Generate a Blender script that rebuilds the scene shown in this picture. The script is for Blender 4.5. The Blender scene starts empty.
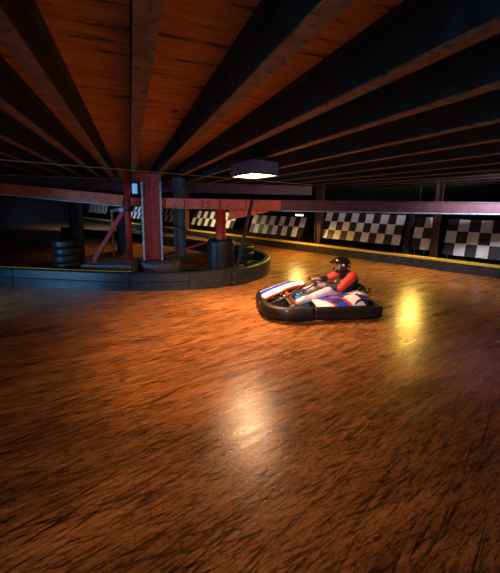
import bpy, bmesh, math, random
from mathutils import Vector, Matrix, Euler
random.seed(7)
S = bpy.context.scene
COL = S.collection
R = math.radians

# ------------------------------------------------------------------ materials
MATS = {}
def nt(name):
    m = bpy.data.materials.new(name); m.use_nodes = True
    n = m.node_tree; b = n.nodes['Principled BSDF']
    MATS[name] = m
    return m, n, b
def N(n, typ, **kw):
    x = n.nodes.new(typ)
    for k, v in kw.items():
        if k.startswith('i_'):
            x.inputs[k[2:].replace('_', ' ')].default_value = v
        else:
            setattr(x, k, v)
    return x
def ramp(n, stops):
    r = n.nodes.new('ShaderNodeValToRGB'); cr = r.color_ramp
    while len(cr.elements) < len(stops): cr.elements.new(0.5)
    for e, (p, c) in zip(cr.elements, stops):
        e.position = p; e.color = (*c, 1) if len(c) == 3 else c
    return r
def plain(name, col, rough=0.5, metal=0.0, var=0.25, scale=6.0, bump=0.15, wear=None, coat=0.0):
    """colour broken up with noise, a little bump"""
    m, n, b = nt(name)
    tc = N(n, 'ShaderNodeTexCoord')
    no = N(n, 'ShaderNodeTexNoise'); no.inputs['Scale'].default_value = scale; no.inputs['Detail'].default_value = 7
    n.links.new(tc.outputs['Object'], no.inputs['Vector'])
    dk = tuple(c * (1 - var) for c in col); lt = tuple(min(1, c * (1 + var)) for c in col)
    r = ramp(n, [(0.3, dk), (0.7, lt)])
    n.links.new(no.outputs['Fac'], r.inputs['Fac'])
    out = r.outputs['Color']
    if wear:
        n2 = N(n, 'ShaderNodeTexNoise'); n2.inputs['Scale'].default_value = scale * 2.3; n2.inputs['Detail'].default_value = 9
        n.links.new(tc.outputs['Object'], n2.inputs['Vector'])
        r2 = ramp(n, [(0.56, (0, 0, 0)), (0.68, (1, 1, 1))])
        n.links.new(n2.outputs['Fac'], r2.inputs['Fac'])
        mx = N(n, 'ShaderNodeMixRGB'); mx.inputs['Color2'].default_value = (*wear, 1)
        n.links.new(r2.outputs['Color'], mx.inputs['Fac']); n.links.new(out, mx.inputs['Color1'])
        out = mx.outputs['Color']
    n.links.new(out, b.inputs['Base Color'])
    b.inputs['Roughness'].default_value = rough; b.inputs['Metallic'].default_value = metal
    b.inputs['Coat Weight'].default_value = coat
    if bump:
        bp = N(n, 'ShaderNodeBump'); bp.inputs['Strength'].default_value = bump; bp.inputs['Distance'].default_value = 0.01
        n.links.new(no.outputs['Fac'], bp.inputs['Height']); n.links.new(bp.outputs['Normal'], b.inputs['Normal'])
    return m
def emit(name, col, s):
    m, n, b = nt(name)
    b.inputs['Base Color'].default_value = (*col, 1)
    b.inputs['Emission Color'].default_value = (*col, 1); b.inputs['Emission Strength'].default_value = s
    return m

plain('joist_steel', (0.2, 0.105, 0.055), 0.6, 0, 0.5, 9, 0.35, wear=(0.05, 0.035, 0.025))
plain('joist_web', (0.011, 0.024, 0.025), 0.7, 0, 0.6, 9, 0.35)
plain('dark_paint', (0.007, 0.006, 0.006), 0.7)
plain('black_steel', (0.02, 0.02, 0.022), 0.5, 0, 0.3, 8)
plain('red_steel', (0.45, 0.03, 0.018), 0.5, 0, 0.35, 5, 0.3, wear=(0.14, 0.025, 0.018))
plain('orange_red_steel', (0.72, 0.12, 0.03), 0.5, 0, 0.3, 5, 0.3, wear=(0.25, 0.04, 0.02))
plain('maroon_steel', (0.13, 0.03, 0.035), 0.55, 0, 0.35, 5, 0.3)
plain('brown_steel', (0.06, 0.022, 0.013), 0.6, 0, 0.35, 6, 0.3)
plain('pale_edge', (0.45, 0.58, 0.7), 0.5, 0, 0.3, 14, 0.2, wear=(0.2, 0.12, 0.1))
plain('teal_steel', (0.08, 0.13, 0.14), 0.5, 0, 0.35, 6, 0.25, wear=(0.04, 0.05, 0.05))
plain('pad_concrete', (0.12, 0.15, 0.18), 0.85, 0, 0.3, 12, 0.5)
plain('wall_dark', (0.022, 0.02, 0.02), 0.85, 0, 0.4, 2, 0.3)
plain('rubber', (0.014, 0.015, 0.017), 0.42, 0, 0.3, 20, 0.3)
plain('kerb_plastic', (0.009, 0.015, 0.02), 0.42, 0, 0.4, 6, 0.25, wear=(0.03, 0.034, 0.04))
plain('barrier_black', (0.022, 0.02, 0.018), 0.5, 0, 0.4, 5, 0.3, wear=(0.07, 0.055, 0.04))
plain('yellow_paint', (0.75, 0.52, 0.03), 0.45, 0, 0.18, 9, 0.1, wear=(0.45, 0.28, 0.03))
plain('white_square', (0.72, 0.66, 0.56), 0.5, 0, 0.12, 5, 0.05)
plain('black_square', (0.02, 0.02, 0.02), 0.5, 0, 0.2, 5, 0.05)
plain('tan_wood', (0.4, 0.22, 0.1), 0.6, 0, 0.25, 8)
emit('pale_blue_glow', (0.22, 0.42, 0.85), 0.45)  # glow of the small blue box, put in as emission
plain('orange_paint', (0.3, 0.09, 0.025), 0.5, 0, 0.2, 8)
plain('lamp_housing', (0.22, 0.23, 0.34), 0.45, 0.2, 0.3, 14, 0.2)
plain('cable_grey', (0.28, 0.26, 0.22), 0.5, 0, 0.2, 12, 0)
plain('bumper_black', (0.008, 0.0065, 0.006), 0.5, 0, 0.35, 16, 0.15, wear=(0.025, 0.017, 0.014)).node_tree.nodes['Principled BSDF'].inputs['Specular IOR Level'].default_value = 0.3
plain('kart_blue', (0.03, 0.06, 0.62), 0.25, 0, 0.1, 5, 0, coat=0.5)
plain('kart_white', (0.85, 0.84, 0.84), 0.25, 0, 0.05, 5, 0, coat=0.5)
plain('kart_red', (0.7, 0.06, 0.015), 0.25, 0, 0.1, 5, 0, coat=0.5)
plain('kart_cyan', (0.05, 0.35, 0.8), 0.3, 0, 0.1, 5, 0)
plain('chrome', (0.7, 0.68, 0.65), 0.22, 1.0, 0.05, 5, 0)
plain('brass', (0.7, 0.45, 0.16), 0.3, 0.9, 0.1, 5, 0)
plain('jacket_black', (0.018, 0.02, 0.03), 0.6, 0, 0.3, 30, 0.3)
plain('jacket_red', (0.62, 0.045, 0.025), 0.6, 0, 0.15, 30, 0.3)
plain('jacket_orange', (0.8, 0.16, 0.03), 0.6, 0, 0.1, 30, 0.2)
plain('trouser_lilac', (0.58, 0.5, 0.62), 0.8, 0, 0.12, 40, 0.3)
plain('shoe_tan', (0.42, 0.1, 0.035), 0.5, 0, 0.2, 30, 0.1)
plain('shoe_sole', (0.8, 0.75, 0.7), 0.6, 0, 0.05, 30, 0)
plain('skin', (0.72, 0.36, 0.27), 0.5, 0, 0.06, 12, 0.05)
plain('glove_grey', (0.33, 0.22, 0.24), 0.6, 0, 0.2, 30, 0.1)
plain('helmet_black', (0.012, 0.011, 0.012), 0.15, 0, 0.2, 5, 0, coat=1.0)
plain('helmet_mark', (0.7, 0.66, 0.66), 0.25, 0, 0.1, 5, 0)
plain('dark_eye', (0.03, 0.02, 0.02), 0.2, 0, 0.1, 5, 0)
plain('lip', (0.5, 0.16, 0.13), 0.5, 0, 0.1, 12, 0)
m, n, b = nt('visor'); b.inputs['Base Color'].default_value = (0.03, 0.025, 0.025, 1)
b.inputs['Roughness'].default_value = 0.05; b.inputs['Transmission Weight'].default_value = 0.35
emit('lamp_diffuser', (1.0, 0.55, 0.25), 34)
emit('yellow_diffuser', (1.0, 0.62, 0.15), 1.5)
emit('warm_diffuser', (1.0, 0.55, 0.32), 9)
emit('blue_diffuser', (0.25, 0.5, 1.0), 1.2)
emit('fill_glass', (0.25, 0.45, 0.85), 0.5)  # glowing pane of the added window behind the camera

# floor: worn brown sheet floor, scuffed by tyres in one main direction, with sheet seams
m, n, b = nt('floor_sheet')
L = n.links
tc = N(n, 'ShaderNodeTexCoord')
def streak(az, sx, sy, detail=8, scale=1.0, dist=0.4):
    mp = N(n, 'ShaderNodeMapping'); mp.inputs['Rotation'].default_value = (0, 0, R(-(90 - az)))
    # after rotation x runs along azimuth az
    mp2 = N(n, 'ShaderNodeMapping'); mp2.inputs['Scale'].default_value = (sx, sy, 1)
    L.new(tc.outputs['Object'], mp.inputs['Vector']); L.new(mp.outputs['Vector'], mp2.inputs['Vector'])
    no = N(n, 'ShaderNodeTexNoise'); no.inputs['Scale'].default_value = scale; no.inputs['Detail'].default_value = detail
    no.inputs['Roughness'].default_value = 0.62; no.inputs['Distortion'].default_value = dist
    L.new(mp2.outputs['Vector'], no.inputs['Vector'])
    return no
s1 = streak(60, 1.2, 9, dist=0.2); s2 = streak(50, 2.6, 26, dist=0.2); s3 = streak(67, 0.6, 4, dist=0.5)
big = N(n, 'ShaderNodeTexNoise'); big.inputs['Scale'].default_value = 0.7; big.inputs['Detail'].default_value = 5
L.new(tc.outputs['Object'], big.inputs['Vector'])
fine = N(n, 'ShaderNodeTexNoise'); fine.inputs['Scale'].default_value = 38; fine.inputs['Detail'].default_value = 6
L.new(tc.outputs['Object'], fine.inputs['Vector'])
base = ramp(n, [(0.3, (0.28, 0.105, 0.03)), (0.5, (0.42, 0.172, 0.05)), (0.72, (0.54, 0.24, 0.075))])
L.new(s1.outputs['Fac'], base.inputs['Fac'])
def mult(colsock, facsock, lo, hi, lov, hiv=1.0, amt=1.0):
    r = ramp(n, [(lo, (lov,) * 3), (hi, (hiv,) * 3)]); L.new(facsock, r.inputs['Fac'])
    mx = N(n, 'ShaderNodeMixRGB', blend_type='MULTIPLY'); mx.inputs['Fac'].default_value = amt
    L.new(colsock, mx.inputs['Color1']); L.new(r.outputs['Color'], mx.inputs['Color2'])
    return mx.outputs['Color']
s4 = streak(57, 7, 70, dist=0.2); s5 = streak(44, 1.3, 40, dist=1.2); s6 = streak(72, 4, 55, dist=0.6)
c = mult(base.outputs['Color'], s2.outputs['Fac'], 0.38, 0.48, 0.4)
c = mult(c, s4.outputs['Fac'], 0.41, 0.47, 0.3)
c = mult(c, s5.outputs['Fac'], 0.37, 0.42, 0.2)
c = mult(c, s6.outputs['Fac'], 0.39, 0.45, 0.35)
c = mult(c, s3.outputs['Fac'], 0.34, 0.5, 0.6)
c = mult(c, big.outputs['Fac'], 0.3, 0.6, 0.7, 1.1)
c = mult(c, fine.outputs['Fac'], 0.36, 0.5, 0.6)
# seams
def seam(pt, az, w, colr, c, fac=0.8, t0=None, t1=None):
    a = R(az); d = Vector((math.sin(a), math.cos(a), 0)); nn = Vector((d.y, -d.x, 0))
    dt = N(n, 'ShaderNodeVectorMath', operation='DOT_PRODUCT'); dt.inputs[1].default_value = nn
    L.new(tc.outputs['Object'], dt.inputs[0])
    sb = N(n, 'ShaderNodeMath', operation='SUBTRACT'); sb.inputs[1].default_value = nn.dot(Vector((*pt, 0)))
    ab = N(n, 'ShaderNodeMath', operation='ABSOLUTE'); lt = N(n, 'ShaderNodeMath', operation='LESS_THAN'); lt.inputs[1].default_value = w
    L.new(dt.outputs['Value'], sb.inputs[0]); L.new(sb.outputs[0], ab.inputs[0]); L.new(ab.outputs[0], lt.inputs[0])
    last = lt.outputs[0]
    if t0 is not None:
        d2 = N(n, 'ShaderNodeVectorMath', operation='DOT_PRODUCT'); d2.inputs[1].default_value = d
        L.new(tc.outputs['Object'], d2.inputs[0])
        for op, v in (('GREATER_THAN', t0), ('LESS_THAN', t1)):
            q = N(n, 'ShaderNodeMath', operation=op); q.inputs[1].default_value = v + d.dot(Vector((*pt, 0)))
            L.new(d2.outputs['Value'], q.inputs[0])
            mm = N(n, 'ShaderNodeMath', operation='MULTIPLY'); L.new(last, mm.inputs[0]); L.new(q.outputs[0], mm.inputs[1]); last = mm.outputs[0]
    f = N(n, 'ShaderNodeMath', operation='MULTIPLY'); f.inputs[1].default_value = fac; L.new(last, f.inputs[0])
    # broken up by the fine noise
    fm = N(n, 'ShaderNodeMath', operation='MULTIPLY'); L.new(f.outputs[0], fm.inputs[0])
    rr = ramp(n, [(0.35, (0.2,) * 3), (0.6, (1,) * 3)]); L.new(big.outputs['Fac'], rr.inputs['Fac']); L.new(rr.outputs['Color'], fm.inputs[1])
    mx = N(n, 'ShaderNodeMixRGB'); mx.inputs['Color2'].default_value = (*colr, 1)
    L.new(fm.outputs[0], mx.inputs['Fac']); L.new(c, mx.inputs['Color1'])
    return mx.outputs['Color']
c = seam((-1.713, 2.559), 65.3, 0.007, (0.66, 0.35, 0.15), c, 0.7, -3, 3.0)
c = seam((0.162, 3.734), 131.5, 0.006, (0.66, 0.35, 0.15), c, 0.7, -0.3, 4)
c = seam((1.352, 4.314), 138.8, 0.018, (0.08, 0.03, 0.012), c, 0.9, -0.3, 4)
c = seam((-1.9, 4.9), 96, 0.012, (0.1, 0.04, 0.015), c, 0.7, -3, 3.6)
# dark round scuffs and spots
vo = N(n, 'ShaderNodeTexVoronoi'); vo.inputs['Scale'].default_value = 2.6
L.new(tc.outputs['Object'], vo.inputs['Vector'])
c = mult(c, vo.outputs['Distance'], 0.055, 0.11, 0.45)
L.new(c, b.inputs['Base Color'])
rr = ramp(n, [(0.3, (0.2,) * 3), (0.7, (0.36,) * 3)]); L.new(s1.outputs['Fac'], rr.inputs['Fac']); L.new(rr.outputs['Color'], b.inputs['Roughness'])
ad = N(n, 'ShaderNodeMath', operation='ADD'); L.new(s2.outputs['Fac'], ad.inputs[0]); L.new(s1.outputs['Fac'], ad.inputs[1])
ad2 = N(n, 'ShaderNodeMath', operation='ADD'); L.new(ad.outputs[0], ad2.inputs[0]); L.new(fine.outputs['Fac'], ad2.inputs[1])
bp = N(n, 'ShaderNodeBump'); bp.inputs['Strength'].default_value = 0.4; bp.inputs['Distance'].default_value = 0.004
L.new(ad2.outputs[0], bp.inputs['Height']); L.new(bp.outputs['Normal'], b.inputs['Normal'])

# ceiling boards: orange-brown sheet with cracks across the joists
m, n, b = nt('ceiling_board'); L = n.links
tc = N(n, 'ShaderNodeTexCoord')
mp = N(n, 'ShaderNodeMapping'); mp.inputs['Rotation'].default_value = (0, 0, R(-21.6)); L.new(tc.outputs['Object'], mp.inputs['Vector'])
mp2 = N(n, 'ShaderNodeMapping'); mp2.inputs['Scale'].default_value = (1.3, 9, 1); L.new(mp.outputs['Vector'], mp2.inputs['Vector'])
no = N(n, 'ShaderNodeTexNoise'); no.inputs['Scale'].default_value = 1.6; no.inputs['Detail'].default_value = 9; no.inputs['Roughness'].default_value = 0.65
L.new(mp2.outputs['Vector'], no.inputs['Vector'])
r = ramp(n, [(0.28, (0.03, 0.012, 0.006)), (0.37, (0.12, 0.04, 0.012)), (0.42, (0.5, 0.18, 0.04)), (0.7, (0.8, 0.35, 0.085))])
L.new(no.outputs['Fac'], r.inputs['Fac'])
fn = N(n, 'ShaderNodeTexNoise'); fn.inputs['Scale'].default_value = 60; fn.inputs['Detail'].default_value = 4
L.new(tc.outputs['Object'], fn.inputs['Vector'])
r2 = ramp(n, [(0.35, (0.65,) * 3), (0.6, (1,) * 3)]); L.new(fn.outputs['Fac'], r2.inputs['Fac'])
mx = N(n, 'ShaderNodeMixRGB', blend_type='MULTIPLY'); mx.inputs['Fac'].default_value = 1
L.new(r.outputs['Color'], mx.inputs['Color1']); L.new(r2.outputs['Color'], mx.inputs['Color2'])
vo = N(n, 'ShaderNodeTexVoronoi'); vo.inputs['Scale'].default_value = 1.9; L.new(tc.outputs['Object'], vo.inputs['Vector'])
r3 = ramp(n, [(0.07, (0.03,) * 3), (0.085, (1,) * 3)]); L.new(vo.outputs['Distance'], r3.inputs['Fac'])
mx2 = N(n, 'ShaderNodeMixRGB', blend_type='MULTIPLY'); mx2.inputs['Fac'].default_value = 1
L.new(mx.outputs['Color'], mx2.inputs['Color1']); L.new(r3.outputs['Color'], mx2.inputs['Color2'])
L.new(mx2.outputs['Color'], b.inputs['Base Color']); b.inputs['Roughness'].default_value = 0.75

# ------------------------------------------------------------------ mesh helpers
class MB:
    def __init__(s): s.bm = bmesh.new(); s.mats = []
    def mi(s, mat):
        if mat not in s.mats: s.mats.append(mat)
        return s.mats.index(mat)
    def _fin(s, verts, mat):
        i = s.mi(mat)
        fs = set()
        for v in verts:
            for f in v.link_faces: fs.add(f)
        for f in fs: f.material_index = i
    def box(s, c, size, mat, rot=(0, 0, 0), bev=0.0):
        M = Matrix.Translation(c) @ Euler(rot).to_matrix().to_4x4() @ Matrix.Diagonal((*size, 1))
        r = bmesh.ops.create_cube(s.bm, size=1, matrix=M)
        vs = r['verts']
        s._fin(vs, mat)
        if bev:
            es = set(e for v in vs for e in v.link_edges)
            r2 = bmesh.ops.bevel(s.bm, geom=list(es), offset=bev, segments=2, affect='EDGES', profile=0.5)
            i = s.mi(mat)
            for f in r2['faces']: f.material_index = i
    def hull(s, pts, mat):
        vs = [s.bm.verts.new(p) for p in pts]
        r = bmesh.ops.convex_hull(s.bm, input=vs)
        i = s.mi(mat)
        for g in r['geom']:
            if isinstance(g, bmesh.types.BMFace): g.material_index = i
    def prism(s, prof, a, b, mat, up=(0, 0, 1)):
        """profile (u,v) swept from a to b; u is sideways, v is up"""
        a = Vector(a); b = Vector(b); d = (b - a).normalized(); up = Vector(up)
        side = d.cross(up).normalized(); u2 = side.cross(d).normalized()
        A = [s.bm.verts.new(a + side * p[0] + u2 * p[1]) for p in prof]
        B = [s.bm.verts.new(b + side * p[0] + u2 * p[1]) for p in prof]
        i = s.mi(mat); k = len(prof); fs = []
        for j in range(k): fs.append(s.bm.faces.new((A[j], A[(j + 1) % k], B[(j + 1) % k], B[j])))
        fs.append(s.bm.faces.new(A[::-1])); fs.append(s.bm.faces.new(B))
        for f in fs: f.material_index = i
    def tube(s, pts, rad, mat, seg=12, closed=False, cap=True):
        pts = [Vector(p) for p in pts]; k = len(pts)
        if not isinstance(rad, (list, tuple)): rad = [rad] * k
        i = s.mi(mat); rings = []
        prev = None
        for j, p in enumerate(pts):
            if closed: d = (pts[(j + 1) % k] - pts[j - 1]).normalized()
            else: d = (pts[min(j + 1, k - 1)] - pts[max(j - 1, 0)]).normalized()
            if prev is None:
                ref = Vector((0, 0, 1)) if abs(d.z) < 0.9 else Vector((1, 0, 0))
                u = d.cross(ref).normalized()
            else:
                u = (prev - d * prev.dot(d)).normalized()
            prev = u; w = d.cross(u)
            rings.append([s.bm.verts.new(p + (u * math.cos(t) + w * math.sin(t)) * rad[j]) for t in [2 * math.pi * q / seg for q in range(seg)]])
        m_ = k if closed else k - 1
        for j in range(m_):
            A = rings[j]; B = rings[(j + 1) % k]
            for q in range(seg):
                f = s.bm.faces.new((A[q], A[(q + 1) % seg], B[(q + 1) % seg], B[q])); f.material_index = i; f.smooth = True
        if cap and not closed:
            f = s.bm.faces.new(rings[0][::-1]); f.material_index = i
            f = s.bm.faces.new(rings[-1]); f.material_index = i
    def lathe(s, prof, mat, seg=32, axis='z', c=(0, 0, 0), closed=False, smooth=True):
        """profile (r, h)"""
        i = s.mi(mat); c = Vector(c); rings = []
        for r_, h in prof:
            ring = []
            for q in range(seg):
                t = 2 * math.pi * q / seg; x, y = r_ * math.cos(t), r_ * math.sin(t)
                v = Vector((x, y, h)) if axis == 'z' else (Vector((x, h, y)) if axis == 'y' else Vector((h, x, y)))
                ring.append(s.bm.verts.new(c + v))
            rings.append(ring)
        k = len(rings)
        for j in range(k if closed else k - 1):
            A = rings[j]; B = rings[(j + 1) % k]
            for q in range(seg):
                f = s.bm.faces.new((A[q], A[(q + 1) % seg], B[(q + 1) % seg], B[q])); f.material_index = i; f.smooth = smooth
        if not closed:
            for rg in (rings[0], rings[-1][::-1]):
                f = s.bm.faces.new(rg); f.material_index = i
    def ell(s, c, rad, mat, rot=(0, 0, 0), seg=20):
        M = Matrix.Translation(c) @ Euler(rot).to_matrix().to_4x4() @ Matrix.Diagonal((*rad, 1))
        r = bmesh.ops.create_uvsphere(s.bm, u_segments=seg, v_segments=seg // 2 + 2, radius=1, matrix=M)
        s._fin(r['verts'], mat)
        for v in r['verts']:
            for f in v.link_faces: f.smooth = True
    def limb(s, pts, rad, mat):
        """chain of balls and tapered cones, to be fused by a remesh modifier"""
        pts = [Vector(p) for p in pts]
        for p, r_ in zip(pts, rad): s.ell(p, (r_,) * 3, mat, seg=14)
        for j in range(len(pts) - 1): s.tube([pts[j], pts[j + 1]], [rad[j] * 0.995, rad[j + 1] * 0.995], mat, 14)
    def build(s, name, parent=None, remesh=None, bevel=None, smooth=0, loc=None, recalc=True):
        if recalc: bmesh.ops.recalc_face_normals(s.bm, faces=s.bm.faces)
        me = bpy.data.meshes.new(name); s.bm.to_mesh(me); s.bm.free()
        for mt in s.mats: me.materials.append(MATS[mt])
        o = bpy.data.objects.new(name, me); COL.objects.link(o)
        if parent: o.parent = parent
        if loc: o.location = loc
        if remesh:
            md = o.modifiers.new('fuse', 'REMESH'); md.mode = 'VOXEL'; md.voxel_size = remesh; md.use_smooth_shade = True
            sm = o.modifiers.new('relax', 'SMOOTH'); sm.factor = 0.5; sm.iterations = smooth or 3
        if bevel:
            bv = o.modifiers.new('bevel', 'BEVEL'); bv.width = bevel; bv.segments = 2; bv.limit_method = 'ANGLE'
        return o
def tag(o, label, cat, group=None):
    o['label'] = label; o['category'] = cat
    if group: o['group'] = group
    return o
def empty(name, loc, rz=0):
    o = bpy.data.objects.new(name, None); COL.objects.link(o); o.location = loc; o.rotation_euler = (0, 0, rz); o.empty_display_size = 0.1
    return o
def struct(o): o['kind'] = 'structure'; return o
def copy_tree(o, parent=None):
    c_ = o.copy(); COL.objects.link(c_)
    if parent: c_.parent = parent
    for ch in list(o.children): copy_tree(ch, c_)
    return c_

# ------------------------------------------------------------------ setting
JA = R(-21.6); JD = Vector((math.sin(JA), math.cos(JA), 0)); JN = Vector((math.cos(JA), -math.sin(JA), 0))
WD = Vector((0.749, -0.663, 0)).normalized(); WN = Vector((0.663, 0.749, 0)).normalized(); W0 = Vector((5.249, 8.472, 0))
def wl(t, off=0.0, z=0.0):
    p = W0 + WD * t + WN * off; return Vector((p.x, p.y, z))

corners = [wl(-26.4, 9.0), wl(16, 9.0), Vector((wl(16, 9.0).x, -4.2, 0)), Vector((-16, -4.2, 0)), Vector((-16, wl(-26.4, 9.0).y, 0))]
def slab(name, z0, z1, mat):
    mb = MB(); i = mb.mi(mat)
    A = [mb.bm.verts.new((p.x, p.y, z0)) for p in corners]; B = [mb.bm.verts.new((p.x, p.y, z1)) for p in corners]
    mb.bm.faces.new(A); mb.bm.faces.new(B[::-1])
    for j in range(5): mb.bm.faces.new((A[j], A[(j + 1) % 5], B[(j + 1) % 5], B[j]))
    return struct(mb.build(name))
slab('floor', -0.12, 0.0, 'floor_sheet')
slab('ceiling', 2.75, 2.9, 'ceiling_board')
for nm, a, b_ in (('wall_right', 0, 1), ('wall_side', 1, 2), ('wall_near', 2, 3), ('wall_left', 3, 4), ('wall_back', 4, 0)):
    mb = MB(); p, q = corners[a], corners[b_]
    d = (q - p).normalized(); ctr = (corners[0] + corners[2] + corners[3]) / 3
    s = Vector((d.y, -d.x, 0)); s = s if s.dot(p - ctr) > 0 else -s
    i = mb.mi('wall_dark')
    pts = [p, q, q + s * 0.15, p + s * 0.15]
    A = [mb.bm.verts.new((v.x, v.y, 0)) for v in pts]; B = [mb.bm.verts.new((v.x, v.y, 2.75)) for v in pts]
    mb.bm.faces.new(A); mb.bm.faces.new(B[::-1])
    for j in range(4): mb.bm.faces.new((A[j], A[(j + 1) % 4], B[(j + 1) % 4], B[j]))
    struct(mb.build(nm))

# ------------------------------------------------------------------ ceiling joists (steel I sections)
def joist(off, label, group=None, t0=-3.6, t1=24.0):
    # keep inside the walls
    def inside(p):
        x, y = p
        return y > -4.0 and x > -15.8 and (Vector((x, y, 0)) - wl(0, 9.0)).dot(WN) < -0.15 and y < wl(-26.4, 9.0).y - 0.1
    ts = [k * 0.1 for k in range(-120, 340)]
    ok = [t for t in ts if inside((JN * off + JD * t).to_2d())]
    if not ok: return
    a = JN * off + JD * ok[0]; b_ = JN * off + JD * ok[-1]
    a.z = b_.z = 2.45
    mb = MB()
    prof = [(-0.047, 0), (0.047, 0), (0.047, 0.012), (0.006, 0.02), (0.006, 0.268), (0.047, 0.276), (0.047, 0.296), (-0.047, 0.296), (-0.047, 0.276), (-0.006, 0.268), (-0.006, 0.02), (-0.047, 0.012)]
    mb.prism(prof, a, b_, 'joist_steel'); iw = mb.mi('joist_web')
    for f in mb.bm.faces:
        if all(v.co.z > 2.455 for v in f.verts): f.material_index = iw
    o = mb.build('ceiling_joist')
    tag(o, label, 'joist', group)
# offsets across the joists, metres to the right of the camera
named = {
    -1.76: 'steel ceiling joist at far left, fourth left of the red column one',
    -1.29: 'steel ceiling joist at left, third left of the red column one',
    -0.82: 'steel ceiling joist at left, second left of the red column one',
    -0.44: 'steel ceiling joist bordering the left edge of the wide orange board strip',
    0.08: 'steel ceiling joist running straight to the red column between orange board strips',
    0.66: 'steel ceiling joist with broad brown flange, first right of the red column one',
    1.28: 'steel ceiling joist, second right of the one above the red column',
    1.90: 'steel ceiling joist, third right of the one above the red column',
    2.68: 'steel ceiling joist, fourth right of the one above the red column',
    3.45: 'steel ceiling joist, fifth right of the one above the red column',
    4.35: 'steel ceiling joist, sixth right of the one above the red column',
}
for off, lb in named.items(): joist(off, lb)
off = 5.3
while off < 18:
    joist(off, 'one of the thin closely spaced steel ceiling joists low at far right', 'far right ceiling joists'); off += 0.9
off = -2.3
while off > -14:
    joist(off, 'one of the closely spaced dark steel ceiling joists at the far left corner', 'far left ceiling joists'); off -= 0.6

# conduits slung under the joists
mb = MB(); mb.tube([(-8.2, 1.95, 2.437), (-3.592, 6.107, 2.437), (-0.645, 8.802, 2.437), (2.0, 11.2, 2.437)], 0.011, 'cable_grey', 8)
tag(mb.build('conduit'), 'thin grey conduit crossing under the ceiling joists in front of the red column', 'conduit')
mb = MB(); mb.tube([(-8.5, 8.62, 2.43), (-5.2, 9.6, 2.43), (-3.2, 10.25, 2.43)], 0.017, 'cable_grey', 8)
tag(mb.build('conduit'), 'thicker grey conduit crossing low behind the first at far left', 'conduit')

# dark girder that carries the joists behind the red one
mb = MB()
prof = [(-0.09, -0.17), (0.09, -0.17), (0.09, -0.15), (0.01, -0.14), (0.01, 0.13), (0.09, 0.14), (0.09, 0.16), (-0.09, 0.16), (-0.09, 0.14), (-0.01, 0.13), (-0.01, -0.14), (-0.09, -0.15)]
mb.prism(prof, (-12.5, 8.6, 2.25), (2.1, 11.7, 2.25), 'maroon_steel')
tag(mb.build('girder'), 'dark maroon girder just under the joists behind the red beam at left', 'girder')

# ------------------------------------------------------------------ red girders at head height
def gird(name, a, b_, h, w, mat, label, flange=None, fm=None, cut=None):
    root = empty(name, a)
    a = Vector(a); b2 = Vector(b_) - a
    mb = MB()
    t = 0.02
    mb.prism([(-w / 2, -h / 2), (w / 2, -h / 2), (w / 2, h / 2), (-w / 2, h / 2)], (0, 0, 0), b2, mat)
    mb.build('beam_body', root, bevel=0.006)
    mb = MB()
    mb.prism([(-w / 2 - 0.05, h / 2), (w / 2 + 0.05, h / 2), (w / 2 + 0.05, h / 2 + t), (-w / 2 - 0.05, h / 2 + t)], (0, 0, 0), b2, mat)
    mb.build('top_flange', root)
    mb = MB()
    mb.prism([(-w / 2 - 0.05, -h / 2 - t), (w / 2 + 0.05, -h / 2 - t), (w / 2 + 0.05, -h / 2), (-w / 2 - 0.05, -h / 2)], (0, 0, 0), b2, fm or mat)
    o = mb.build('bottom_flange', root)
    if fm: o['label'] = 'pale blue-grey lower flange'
    tag(root, label, 'beam')
    return root
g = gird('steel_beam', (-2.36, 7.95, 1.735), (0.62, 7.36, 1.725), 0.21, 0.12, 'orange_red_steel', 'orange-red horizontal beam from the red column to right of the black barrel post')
for x in (0.62, 1.08, 1.52, 2.5):   # stiffener plates
    mb = MB(); mb.box((x, -0.2 * x, 0), (0.02, 0.19, 0.21), 'orange_red_steel', (0, 0, R(-11.2))); mb.build('stiffener', g)
g = gird('steel_beam', (0.63, 7.36, 1.725), (6.6, 6.42, 1.765), 0.22, 0.12, 'maroon_steel', 'dark purple-maroon beam running to the right edge above the checkered panels', fm='pale_edge')  # pale lower flange: blue light on the edge painted into its colour
mb = MB(); mb.prism([(-0.08, -0.07), (0.0, -0.07), (0.0, 0.0), (-0.08, 0.0)], (2.3, -0.33, -0.06), (5.9, -0.90, -0.05), 'pale_edge')  # strip added to paint the brighter blue glow along the lower edge
o = mb.build('blue_glow_strip', g); o['label'] = 'pale strip along the lower face, blue glow painted in'
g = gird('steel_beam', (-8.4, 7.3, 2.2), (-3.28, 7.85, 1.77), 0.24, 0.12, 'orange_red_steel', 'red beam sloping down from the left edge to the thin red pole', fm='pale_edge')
mb = MB(); mb.prism([(-0.06, -0.1), (0.06, -0.1), (0.06, 0.1), (-0.06, 0.1)], (-3.24, 7.87, 1.76), (-2.9, 7.92, 1.75), 'orange_red_steel')
mb.build('beam_splice', None)
o = bpy.data.objects['beam_splice']; o.name = 'beam_splice'; tag(o, 'short red splice of beam between the thin red pole and the big red column', 'beam')

# haunch plate under the orange-red beam
mb = MB(); mb.hull([(-0.62, 7.54, 1.59), (-0.62, 7.60, 1.59), (0.35, 7.35, 1.59), (0.35, 7.41, 1.59), (-0.62, 7.54, 1.36), (-0.62, 7.60, 1.36), (0.2, 7.38, 1.54), (0.2, 7.44, 1.54)], 'orange_red_steel')
tag(mb.build('gusset_plate'), 'orange-red tapering gusset plate under the beam right of the barrel post', 'gusset')

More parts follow.
